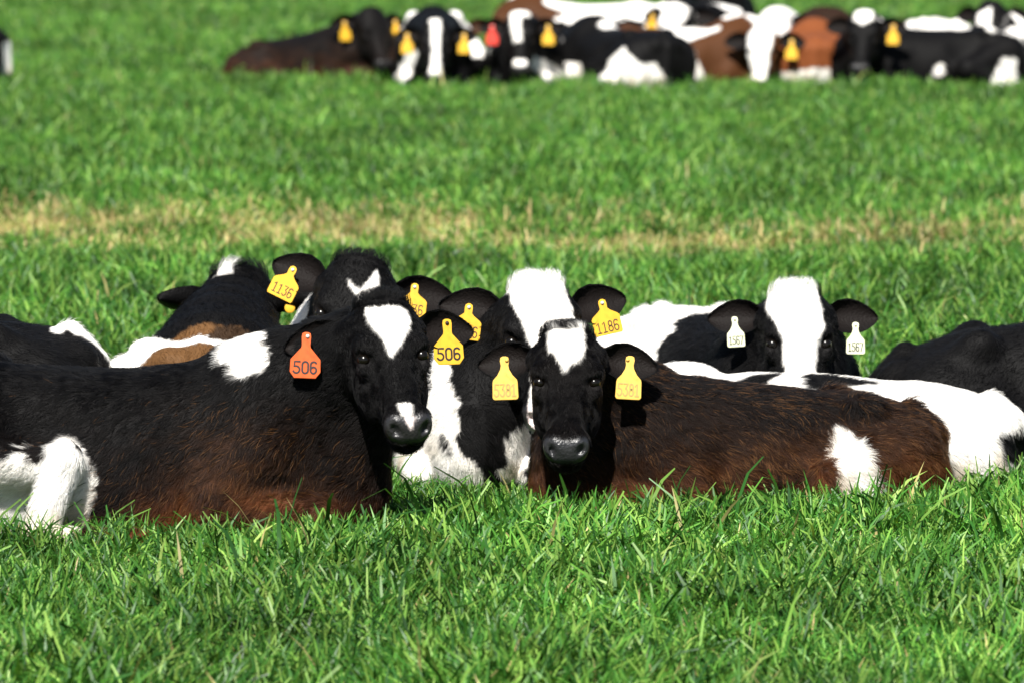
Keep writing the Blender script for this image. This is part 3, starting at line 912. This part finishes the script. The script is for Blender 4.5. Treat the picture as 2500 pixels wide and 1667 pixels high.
# ------------------------------------------------------------------ the herd: where each animal lies
# pos = ground point under the middle of the trunk, head = heading of the trunk (degrees, 0 = +x),
# poll = world point of the top of the head, yaw = face direction (0 = towards -y, + = turned to +x),
# pitch = how far the muzzle is pushed forward, roll = tilt of the head (+ = clockwise seen from the front)
FG = 'calves lying in the near group'
BGR = 'calves lying in the far group'
HERD = [
  dict(pos=(-0.98, 0.10), head=-6, scale=1.08, zs=1.10, hind=-1, poll=(-0.315, -0.12, 0.622), yaw=13, pitch=43, roll=-3, hs=0.985,
       shank=((-0.075, -0.270, 0.195), (-0.125, -0.325, 0.035), (0.10, -0.33, 0.03), (0.18, -0.32, 0.022)),
       ears=[(13, 20, 24), (13, 16, 24)], brown=1.15, brown_mask=lambda q: np.clip((0.10 + 1.0 * np.exp(-((q[:, 0] - 0.33) / 0.17) ** 2)) * sstep(0.44, 0.14, q[:, 2]) + 0.42 * sstep(0.16, 0.05, q[:, 2]), 0, 1), fur=100000, furlen=0.024, wisp=1.3, group=FG,
       patches=[('face', WHITE, [(-0.051, 0.028), (-0.016, 0.032), (0.021, 0.032), (0.055, 0.043), (0.057, 0.080), (0.036, 0.129), (0.009, 0.158), (-0.007, 0.182), (-0.018, 0.185), (-0.022, 0.155), (-0.034, 0.118), (-0.051, 0.072)]),
                ('face', WHITE, [(-0.020, 0.325), (0.006, 0.325), (0.010, 0.360), (0.0, 0.375), (-0.020, 0.375), (-0.022, 0.355)]),
                ('right', WHITE, [(0.270, 0.471), (0.278, 0.530), (0.331, 0.540), (0.376, 0.54), (0.405, 0.493), (0.400, 0.453), (0.377, 0.438), (0.335, 0.424), (0.314, 0.449), (0.282, 0.458)]),
                ('right', WHITE, [(-0.6, 0.20), (-0.3, 0.22), (-0.236, 0.227), (-0.188, 0.256), (-0.173, 0.258), (-0.148, 0.240), (-0.136, 0.233), (-0.107, 0.275), (-0.060, 0.285), (-0.020, 0.235), (-0.002, 0.177), (-0.02, 0.10), (-0.05, 0.0), (-0.6, 0.0)])],
       nosepatch=[[(-0.016, 0.33), (0.008, 0.33), (0.010, 0.38), (0.0, 0.397), (-0.012, 0.385)]],
       label='near dark calf with white forehead blaze, numbered orange and yellow ear tags',
       tags=[dict(side=-1, kind='octagon', mat='tag_orange', text='506', ink='ink_black', tilt=2, turn=-14, off=0.022, s=0.60, t=-0.12, studx=0.003),
             dict(side=1, kind='octagon', mat='tag_yellow', text='506', ink='ink_black', tilt=-1, s=0.5, t=0.0, studx=0.0, studmat='ink_black')]),
  dict(pos=(0.60, 0.64), head=197, scale=0.905, zs=1.09, sag=0.13, fore=0.05, neck=0.86, tuft=0.010, hind=1, poll=(0.138, 0.30, 0.515), yaw=-1, pitch=42, hs=0.94,
       ears=[(12, 18, 24), (9, 18, 24)], brown=1.1, brown_mask=lambda q: np.clip(0.34 + 0.7 * sstep(0.28, 0.08, q[:, 2] + 0.12 * np.maximum(q[:, 0] - 0.1, 0)) + 0.35 * sstep(-0.1, -0.4, q[:, 0]), 0, 1), fur=100000, furlen=0.028, wisp=1.1, group=FG,
       patches=[('face', WHITE, [(-0.053, 0.021), (-0.031, 0.017), (-0.003, 0.018), (0.042, 0.012), (0.048, 0.078), (0.042, 0.107), (0.009, 0.136), (-0.004, 0.150), (-0.019, 0.127), (-0.050, 0.082), (-0.057, 0.043)]),
                ('left', WHITE, [(-0.179, 0.231), (-0.195, 0.238), (-0.226, 0.225), (-0.235, 0.183), (-0.250, 0.129), (-0.243, 0.03), (-0.178, 0.03), (-0.134, 0.112), (-0.151, 0.177)])],
       nosepatch=[], nose=(0.022, 0.022, 0.024),
       label='brown and black calf with square white forehead patch and faded yellow tags',
       tags=[dict(side=-1, kind='bell', mat='tag_pale', text='5381', ink='ink_faded', tilt=-2, pen=0.0036, th=0.030, tw=0.054, s=0.5, t=-0.25, studmat='tag_pale', studx=0.006),
             dict(side=1, kind='bell', mat='tag_pale', text='5381', ink='ink_faded', tilt=3, pen=0.0036, th=0.030, tw=0.054, s=0.5, t=-0.15, studmat='tag_pale', studx=-0.006)]),
  dict(pos=(-0.05, 1.40), head=-95, scale=1.0, zs=1.08, neck=0.85, poll=(0.068, 0.84, 0.590), yaw=6, pitch=38, hs=1.06,
       ears=[(25, 14, 20), (31, 14, 20)], fur=50000, group=FG,
       nosepatch=[[(-0.05, 0.33), (0.03, 0.33), (0.04, 0.42), (-0.05, 0.42)]],
       patches=[('face', WHITE, [(-0.079, 0.002), (-0.06, -0.03), (0.057, -0.03), (0.071, 0.026), (0.083, 0.073), (0.078, 0.138), (0.067, 0.167), (0.040, 0.208), (0.045, 0.30), (0.05, 0.40), (-0.05, 0.40), (-0.04, 0.30), (-0.023, 0.209), (-0.034, 0.185), (-0.049, 0.133), (-0.065, 0.080)]),
                ('front', WHITE, [(-0.119, 0.395), (-0.082, 0.401), (-0.070, 0.373), (-0.065, 0.342), (-0.034, 0.280), (-0.037, 0.204), (-0.028, 0.137), (0.029, 0.092), (0.003, -0.055), (-0.275, -0.062), (-0.309, 0.017), (-0.225, 0.114), (-0.141, 0.200), (-0.123, 0.303), (-0.112, 0.336), (-0.108, 0.369)]),
                ('front', BLACK, [(-0.086, 0.183), (-0.061, 0.191), (-0.047, 0.159), (-0.055, 0.133), (-0.082, 0.144)]),
                ('front', WHITE, [(0.098, 0.194), (0.133, 0.211), (0.18, 0.2), (0.2, 0.124), (0.134, 0.095), (0.118, 0.004), (0.091, 0.025), (0.056, 0.102), (0.087, 0.105), (0.083, 0.146)]),
                ('front', WHITE, [(0.10, 0.30), (0.16, 0.34), (0.24, 0.30), (0.22, 0.22), (0.15, 0.25)])],
       label='calf with broad white face and black and white chest, behind the two front calves',
       tags=[dict(side=-1, kind='house', mat='tag_yellow', text='1186', ink='ink_brown', tilt=8, pen=0.0030, th=0.027, tw=0.058, ty=-0.062, s=0.5, t=-0.3),
             dict(side=1, kind='house', mat='tag_yellow', text='1186', ink='ink_brown', tilt=-12, pen=0.0030, th=0.027, tw=0.058, ty=-0.062, s=0.5, t=-0.3)]),
  dict(pos=(-0.36, 2.06), head=-100, scale=1.0, zs=1.25, sag=0.28, poll=(-0.404, 1.42, 0.602), yaw=-4, pitch=38, roll=8, hs=1.08,
       ears=[(32, 14, 20), (20, 14, 20)], fur=40000, tuft=0.018, group=FG,
       patches=[('face', WHITE, [(-0.020, 0.080), (0.000, 0.103), (0.018, 0.103), (0.033, 0.073), (0.045, 0.036), (0.058, 0.080), (0.043, 0.115), (0.024, 0.142), (0.002, 0.125)]),
                ('back', WHITE, [(0.10, -0.34), (0.10, -0.10), (0.60, -0.10), (0.60, -0.34)], 0.15)],
       label='black calf with small white heart on its forehead, highest head of the near group',
       tags=[dict(side=-1, kind='house', mat='tag_yellow', text='1136', ink='ink_brown', tilt=26, pen=0.0028, th=0.026, tw=0.056, ty=-0.060, s=0.55, t=-0.3),
             dict(side=1, kind='house', mat='tag_yellow', text='1136', ink='ink_brown', tilt=6, pen=0.0028, th=0.026, tw=0.056, ty=-0.060, s=0.36, t=0.15)]),
  dict(pos=(-0.81, 1.44), head=90, scale=1.13, zs=0.80, sag=-0.17, poll=(-0.765, 2.18, 0.512), yaw=180, pitch=35, hs=1.12,
       ears=[(38, 26, 0, 0.9), (38, 26, 0, 0.9)], neck=1.08, fur=40000, eyes=False, tuft=0.03, group=FG,
       base=(0.105, 0.052, 0.020), headcol=BLACK, earcol=BLACK,
       patches=[('back', WHITE, [(-0.6, 0.35), (-0.6, -0.14), (-0.02, -0.13), (0.09, -0.03), (0.15, 0.08), (0.25, 0.16), (0.33, 0.26), (0.2, 0.35)], 0.05),
                ('back', WHITE, [(0.24, -0.16), (0.30, -0.30), (0.48, -0.30), (0.42, -0.14)], 0.1),
                ('back', (0.03, 0.017, 0.009), [(-0.02, -0.03), (0.12, -0.18), (0.30, -0.13), (0.22, 0.02)], 0.1),
                ('back', BLACK, [(0.27, -0.30), (0.25, 0.0), (0.27, 0.30), (0.9, 0.3), (0.9, -0.3)], 0.1),
                ('face', WHITE, [(0.012, -0.06), (0.05, -0.06), (0.05, 0.005), (0.018, 0.0)])],
       label='brown and white calf facing away, back of its black head showing between its ears',
       tags=[dict(side=-1, kind='button', mat='tag_yellow', turn=180, back=True, lean=5), dict(side=1, kind='button', mat='tag_yellow', turn=180, back=True, lean=5)]),
  dict(pos=(-1.66, 0.88), head=180, scale=1.03, zs=1.24, poll=(-2.25, 0.55, 0.68), yaw=0, pitch=30, h=0.009,
       fur=25000, eyes=True, group=FG, patches=[('rear', WHITE, [(-0.035, 0.54), (0.045, 0.54), (0.040, 0.45), (0.012, 0.40), (0.005, 0.34), (-0.012, 0.34), (-0.016, 0.42)], -0.465)],
       label='black rump with white streak at the left edge, behind the near dark calf'),
  dict(pos=(0.62, 2.22), head=-68, scale=1.0, zs=1.0, poll=(0.775, 1.70, 0.498), yaw=4, pitch=36, hs=1.0,
       ears=[(13, 14, 20, 0.95), (13, 14, 20, 0.95)], fur=45000, group=FG,
       base=WHITE, headcol=BLACK, earcol=BLACK,
       patches=[('right', BLACK, [(-0.07, -0.1), (-0.07, 0.20), (-0.14, 0.28), (-0.11, 0.32), (-0.20, 0.35), (-0.16, 0.6), (0.9, 0.9), (0.9, -0.1)]),
                ('left', BLACK, [(-0.07, -0.1), (-0.07, 0.20), (-0.14, 0.28), (-0.11, 0.32), (-0.20, 0.35), (-0.16, 0.6), (0.9, 0.9), (0.9, -0.1)]),
                ('face', WHITE, [(-0.086, 0.054), (-0.073, -0.04), (-0.032, -0.05), (0.004, -0.05), (0.049, -0.04), (0.072, 0.067), (0.067, 0.131), (0.050, 0.181), (0.032, 0.30), (-0.040, 0.30), (-0.045, 0.219), (-0.052, 0.164), (-0.070, 0.092)])],
       label='calf with full white blaze, black cheeks and small cream ear tags',
       tags=[dict(side=-1, kind='bell', mat='tag_cream', text='1567', ink='ink_grey', tilt=-3, pen=0.0036, th=0.028, tw=0.050, scale=0.76, s=0.5, t=-0.4, studmat='tag_cream'),
             dict(side=1, kind='bell', mat='tag_cream', text='1567', ink='ink_grey', tilt=1, pen=0.0036, th=0.028, tw=0.050, scale=0.80, s=0.5, t=-0.7, studmat='tag_cream')]),
  dict(pos=(0.775, 1.14), head=180, scale=0.99, zs=0.94, fore=0.20, sag=0.13, smooth=0.03, neck=0.85, poll=(0.40, 1.46, 0.17), yaw=80, pitch=30, h=0.0075,
       fur=50000, hind=1, eyes=False, group=FG, base=WHITE, earcol=WHITE, patches=[('back', BLACK, [(0.214, 0.126), (0.199, 0.085), (0.068, -0.028), (0.094, 0.092), (0.154, 0.120)]),
                ('back', BLACK, [(0.019, 0.032), (-0.058, -0.022), (-0.204, 0.030), (-0.121, 0.087), (-0.051, 0.111), (-0.015, 0.147), (0.015, 0.107)]),
                ('left', BLACK, [(-0.488, 0.175), (-0.64, 0.18), (-0.64, 0.06), (-0.513, 0.106)]), ('right', BLACK, [(-0.40, 0.20), (-0.64, 0.22), (-0.64, 0.06), (-0.45, 0.08)])],
       label='mostly white calf with black back spots, lying behind the brown calf'),
  dict(pos=(1.60, 1.86), head=0, scale=1.05, zs=1.20, sag=0.17, poll=(2.35, 1.6, 0.60), yaw=10, pitch=30, h=0.009,
       fur=25000, group=FG, label='black calf at the right edge, only its back and rump in view'),
]
def far(pos, head, poll, yaw, label, **k):
    d = dict(pos=pos, head=head, poll=poll, yaw=yaw, pitch=32, h=0.013, fur=0, group=BGR, label=label, eyes=False, zs=1.05, scale=1.0, ears=[(8, 12, 30), (8, 12, 30)])
    d.update(k); HERD.append(d)
def tg(side, mat, **k):
    return dict(side=side, kind='bell', mat=mat, s=0.5, t=-0.2, scale=1.1, **k)
far((-1.22, 22.35), -30, (-0.84, 22.0, 0.50), 25, 'dark brown calf lying at the left end of the far group', brown=0.4, sag=0.22,
    tags=[tg(-1, 'tag_yellow'), tg(1, 'tag_yellow')])
far((-0.47, 21.95), -90, (-0.449, 21.1, 0.46), 0, 'far calf with white back and white blaze between two yellow tags', zs=1.25, tags=[tg(-1, 'tag_yellow'), tg(1, 'tag_yellow')],
    patches=[('face', WHITE, [(-0.035, -0.04), (0.035, -0.04), (0.025, 0.2), (0.035, 0.36), (-0.035, 0.36), (-0.02, 0.2)]), ('back', WHITE, [(-0.6, -0.25), (0.22, -0.25), (0.15, 0.3), (-0.6, 0.3)], 0.2), ('front', WHITE, [(-0.30, -0.02), (-0.14, 0.27), (-0.08, 0.27), (-0.18, -0.02)])])
far((0.13, 22.25), -98, (0.049, 21.6, 0.49), 0, 'far black calf with one red and one yellow ear tag', tags=[tg(-1, 'tag_red'), tg(1, 'tag_yellow')],
    patches=[('face', WHITE, [(-0.06, -0.05), (0.06, -0.05), (0.06, 0.03), (0.0, 0.04), (0.01, 0.2), (-0.04, 0.2), (-0.06, 0.05)]), ('face', WHITE, [(-0.04, 0.32), (0.04, 0.32), (0.04, 0.37), (-0.04, 0.37)]),
             ('front', WHITE, [(-0.02, 0.24), (0.10, 0.22), (0.28, 0.10), (0.28, -0.05), (0.18, -0.02), (0.12, 0.12)])])
far((0.46, 23.5), 170, (-0.05, 23.4, 0.42), 0, 'brown calf with white back in the far group, behind the red tagged one', base=BROWN * 0.8, earcol=BROWN, zs=1.3, spots=0.62, seed=5, patches=[('back', WHITE, [(-0.6, -0.3), (0.2, -0.3), (0.25, 0.1), (0.0, 0.16), (-0.6, 0.3)], 0.1)])
far((0.66, 21.75), 118, (0.36, 22.42, 0.36), 180, 'far black calf with white haunch, lying below a brown one', spots=0.70, seed=8,
    patches=[('left', WHITE, [(-0.62, -0.02), (-0.56, 0.20), (-0.44, 0.30), (-0.34, 0.22), (-0.28, -0.02)])])
far((1.02, 23.1), 10, (1.00, 22.7, 0.51), -25, 'far black calf with white cheek and amber tag turned sideways', spots=0.62, seed=21, tags=[tg(-1, 'tag_yellow')],
    patches=[('face', WHITE, [(-0.09, 0.0), (0.09, 0.02), (0.08, 0.3), (-0.08, 0.3)]), ('headside', WHITE, [(0.05, 0.02), (0.30, 0.02), (0.30, -0.16), (0.05, -0.16)], -1)])
far((1.30, 24.9), -80, (1.22, 24.2, 0.74), 0, 'farthest black calf, its dark head cut by the top edge', zs=1.5)
far((1.02, 22.05), 8, (1.50, 21.7, 0.40), -10, 'brown calf with white shoulder and white face in the far group', base=BROWN * 0.9, spots=0.66, seed=9, tags=[tg(1, 'tag_yellow')],
    patches=[('face', WHITE, [(-0.10, -0.05), (0.08, -0.05), (0.05, 0.2), (0.04, 0.42), (-0.06, 0.42), (-0.10, 0.2)]), ('right', WHITE, [(0.36, 0.6), (0.8, 0.6), (0.62, 0.15), (0.44, 0.2)]),
             ('right', WHITE, [(-0.12, -0.02), (-0.08, 0.20), (0.02, 0.24), (0.10, 0.12), (0.12, -0.02)])])
far((1.84, 22.3), 88, (1.84, 23.0, 0.36), 180, 'rust red calf seen from behind, white at its feet', base=RUST, earcol=BLACK, zs=0.92, patches=[('rear', WHITE, [(-0.3, -0.05), (-0.3, 0.12), (0.0, 0.15), (0.3, 0.11), (0.3, -0.05)])])
far((2.52, 21.85), 187, (2.09, 21.45, 0.50), -12, 'far black calf with white forehead spot lying toward the right', spots=0.80, seed=4, tags=[tg(1, 'tag_yellow')],
    patches=[('face', WHITE, [(-0.06, -0.05), (0.05, -0.05), (0.06, 0.05), (0.0, 0.10), (-0.06, 0.06)]), ('left', WHITE, [(-0.5, -0.02), (-0.46, 0.20), (-0.38, 0.22), (-0.28, 0.05), (-0.30, -0.02)])])
far((3.34, 22.35), 172, (2.90, 22.35, 0.53), -25, 'white calf with black head at the right end of the far group', base=WHITE, headcol=BLACK, spots=0.62, seed=12, spotcol=BLACK,
    patches=[('face', WHITE, [(-0.05, 0.1), (0.03, 0.05), (0.05, 0.3), (-0.05, 0.3)])])
far((1.72, 23.5), -100, (1.62, 22.85, 0.46), 0, 'far calf with all white face behind the brown and white one', headcol=WHITE, earcol=BLACK, base=WHITE, spots=0.55, seed=14, spotcol=BLACK)
far((2.30, 23.3), 160, (1.85, 23.2, 0.40), 0, 'far dark calf behind the white forehead spot calf', base=(0.02, 0.010, 0.006), patches=[('back', WHITE, [(-0.6, -0.1), (-0.2, -0.1), (-0.2, 0.3), (-0.6, 0.3)], 0.1)])
far((-3.62, 22.1), 180, (-4.2, 21.9, 0.5), 0, 'far calf with only its rump showing at the left edge', patches=[('rear', WHITE, [(-0.05, 0.0), (-0.05, 0.28), (0.1, 0.3), (0.1, 0.0)])])

# ------------------------------------------------------------------ the field
def worn(x, y):
    """0..1: how bare the old wheel track across the field is at a point"""
    P = np.stack([x, y, np.zeros_like(x)], 1)
    mid = 9.75 - 0.12 * np.sin(x * 0.55 + 0.6) + 0.3 * (vnoise(P, (1.5, 1.5, 1), 61) - 0.5)
    half = 1.65 + 0.7 * (vnoise(P, (0.8, 0.8, 1), 62) - 0.5)
    core = sstep(half * 1.2, half * 0.10, np.abs(y - mid))
    return core * np.clip(0.30 + 0.85 * sstep(0.20, 0.70, vnoise(P, (0.7, 0.45, 1), 63)), 0, 1) * np.interp(x, [-9, 1.2, 2.6, 6], [1, 1, 0.35, 0.25])

def build_ground():
    xs = np.unique(np.concatenate([np.linspace(-600, -14, 12), np.linspace(-14, 14, 141), np.linspace(14, 600, 12)]))
    ys = np.unique(np.concatenate([np.linspace(-40, -10, 8), np.linspace(-10, 7.5, 36), np.linspace(7.5, 12.5, 60), np.linspace(12.5, 60, 60), np.linspace(60, 1500, 16)]))
    X, Y = np.meshgrid(xs, ys, indexing='ij')
    V = np.stack([X.ravel(), Y.ravel(), np.zeros(X.size)], 1)
    ny = len(ys); i, j = np.meshgrid(np.arange(len(xs) - 1), np.arange(ny - 1), indexing='ij')
    a = (i * ny + j).ravel()
    me = mesh_from('field', V, np.stack([a, a + ny, a + ny + 1, a + 1], 1))
    w = worn(V[:, 0], V[:, 1]) * (V[:, 1] > 5) * (V[:, 1] < 14)
    set_attr(me, 'worn', 'FLOAT', 'POINT', w.astype(F))
    me.materials.append(MAT['ground'])
    o = link(bpy.data.objects.new('field', me)); o['kind'] = 'structure'
build_ground()

def tuft_mesh(name, seed, nblade, lmin, lmax, spread, wid, mat, lean=0.55):
    r = np.random.default_rng(seed)
    V = []; Fc = []; C = []
    K = 5
    for _ in range(nblade):
        a = r.random() * 2 * math.pi; rad = spread * math.sqrt(r.random())
        base = np.array([rad * math.cos(a), rad * math.sin(a), -0.01])
        az = r.random() * 2 * math.pi
        L = lmin + (lmax - lmin) * r.random() ** 1.3
        th0 = abs(r.normal(0, 0.45)); bend = (0.2 + 1.5 * r.random() ** 1.3) * lean * 1.6
        blunt = 0.55 if r.random() < 0.45 else 0.96
        if r.random() < 0.12: bend += 1.0
        w = wid * (0.6 + 0.7 * r.random())
        hue = r.random()
        d = np.array([math.cos(az), math.sin(az)])
        tw = r.normal(0, 0.7)
        p = base.copy(); o = len(V)
        for k in range(K):
            t = k / (K - 1)
            th = th0 + bend * t ** 1.6
            sx = math.cos(tw * (t + 0.3)); sy = math.sin(tw * (t + 0.3))
            sd = np.array([-d[1] * sx + d[0] * sy * math.cos(th), d[0] * sx + d[1] * sy * math.cos(th), -sy * math.sin(th)])
            ww = w * (0.75 + 0.5 * t if t < 0.5 else 1.0 - ((t - 0.5) / 0.5) ** 2 * blunt)
            V.append(p - sd * ww / 2); V.append(p + sd * ww / 2)
            C += [(hue, t, 0, 1)] * 2
            st = L / (K - 1)
            p = p + np.array([d[0] * math.sin(th), d[1] * math.sin(th), math.cos(th)]) * st
        for k in range(K - 1):
            q = o + 2 * k
            Fc.append((q, q + 1, q + 3, q + 2))
    me = mesh_from(name, V, np.array(Fc))
    set_attr(me, 'blade', 'FLOAT_COLOR', 'POINT', np.array(C, F))
    me.materials.append(mat)
    return bpy.data.objects.new(name, me)

def scatter(name, label, tufts, P, rot, scl, idx, mat):
    col = bpy.data.collections.new(name + '_tufts')
    for o in tufts: col.objects.link(o)
    me = bpy.data.meshes.new(name)
    me.vertices.add(len(P)); me.vertices.foreach_set('co', np.ascontiguousarray(P, F).ravel())
    set_attr(me, 'rot', 'FLOAT_VECTOR', 'POINT', rot.astype(F))
    set_attr(me, 'scl', 'FLOAT_VECTOR', 'POINT', scl.astype(F))
    set_attr(me, 'idx', 'INT', 'POINT', idx.astype(np.int32))
    me.materials.append(mat)
    o = link(bpy.data.objects.new(name, me)); tag(o, label, 'grass', kind='stuff')
    ng = bpy.data.node_groups.new(name + '_scatter', 'GeometryNodeTree')
    ng.interface.new_socket('Geometry', in_out='INPUT', socket_type='NodeSocketGeometry')
    ng.interface.new_socket('Geometry', in_out='OUTPUT', socket_type='NodeSocketGeometry')
    L = ng.links.new
    gi = ng.nodes.new('NodeGroupInput'); go = ng.nodes.new('NodeGroupOutput')
    ci = ng.nodes.new('GeometryNodeCollectionInfo'); ci.inputs['Collection'].default_value = col
    ci.inputs['Separate Children'].default_value = True; ci.inputs['Reset Children'].default_value = True
    ip = ng.nodes.new('GeometryNodeInstanceOnPoints'); ip.inputs['Pick Instance'].default_value = True
    def named(nm, ty):
        n = ng.nodes.new('GeometryNodeInputNamedAttribute'); n.data_type = ty; n.inputs['Name'].default_value = nm
        return n.outputs['Attribute']
    L(gi.outputs[0], ip.inputs['Points']); L(ci.outputs[0], ip.inputs['Instance'])
    L(named('idx', 'INT'), ip.inputs['Instance Index']); L(named('rot', 'FLOAT_VECTOR'), ip.inputs['Rotation']); L(named('scl', 'FLOAT_VECTOR'), ip.inputs['Scale'])
    L(ip.outputs[0], go.inputs[0])
    o.modifiers.new('scatter', 'NODES').node_group = ng
    return o

def under_cow(x, y):
    """distance-like measure: > 0 outside every lying animal"""
    m = np.full(len(x), 9.0)
    for sp in HERD:
        A = math.radians(sp['head']); S = sp.get('scale', 1.0)
        dx, dy = x - sp['pos'][0], y - sp['pos'][1]
        lx = dx * math.cos(A) + dy * math.sin(A); ly = -dx * math.sin(A) + dy * math.cos(A)
        cx = np.clip(lx, -0.40 * S, 0.42 * S)
        m = np.minimum(m, np.hypot(lx - cx, ly) - 0.205 * S)
    return m

def build_grass():
    r = np.random.default_rng(7)
    tufts = [tuft_mesh('grass_tuft', 200 + k, 60, 0.06, 0.15, 0.06, 0.0060, MAT['grass'], 0.8) for k in range(10)]
    tufts += [tuft_mesh('grass_tuft', 300 + k, 7, 0.15, 0.25, 0.05, 0.0062, MAT['grass'], 1.0) for k in range(4)]
    def pts(y0, y1, dens, margin):
        area_w = lambda y: (y + 15) * 0.0834 + margin
        n = int(dens * 2 * (y1 - y0) * area_w(y1))
        y = y0 + (y1 - y0) * r.random(n); x = (r.random(n) * 2 - 1) * area_w(y1)
        ok = np.abs(x) < area_w(y)
        return np.stack([x[ok], y[ok]], 1)
    P = np.concatenate([pts(-4.6, 3.2, 330, 1.6), pts(3.2, 9, 190, 3.0), pts(9, 22, 130, 5.0), pts(22, 50, 80, 7.0)])
    x, y = P[:, 0], P[:, 1]
    uc = under_cow(x, y)
    wn_ = worn(x, y)
    dry = r.random(len(x)) < wn_ * 0.97
    keep = (uc > 0.0)
    big = vnoise(np.stack([x, y, x * 0], 1), (0.45, 0.45, 1), 71)
    s = 0.62 + 0.5 * big + 0.25 * r.random(len(x))
    s *= np.interp(uc, [0.0, 0.10, 0.3], [0.55, 0.85, 1.0])
    s *= 1 - 0.35 * wn_
    idx = r.integers(0, 10, len(x))
    tall = (r.random(len(x)) < np.where((y > -1.3) & (y < 0.35), 0.055, 0.025))
    idx[tall] = r.integers(10, 14, tall.sum())
    def go(name, label, m, tf, idx, mat):
        n = m.sum()
        rot = np.stack([r.normal(0, 0.10, n), r.normal(0, 0.10, n), r.random(n) * 6.283], 1)
        ss = s[m]
        scatter(name, label, tf, np.stack([x[m], y[m], np.zeros(n)], 1), rot, np.stack([ss * 1.1, ss * 1.1, ss * (0.85 + 0.3 * r.random(n))], 1), idx[m], mat)
    go('grass', 'thick green pasture grass covering the whole field', keep & ~dry, tufts, idx, MAT['grass'])
    dt = [tuft_mesh('dry_tuft', 400 + k, 34, 0.065, 0.145, 0.06, 0.007, MAT['dry'], 0.8) for k in range(6)]
    m = keep & dry
    go('dry_grass', 'band of dry yellow grass across the middle of the field', m, dt, r.integers(0, 6, len(x)), MAT['dry'])
build_grass()

for _i, _sp in enumerate(HERD):
    build_cow(_sp, _i)
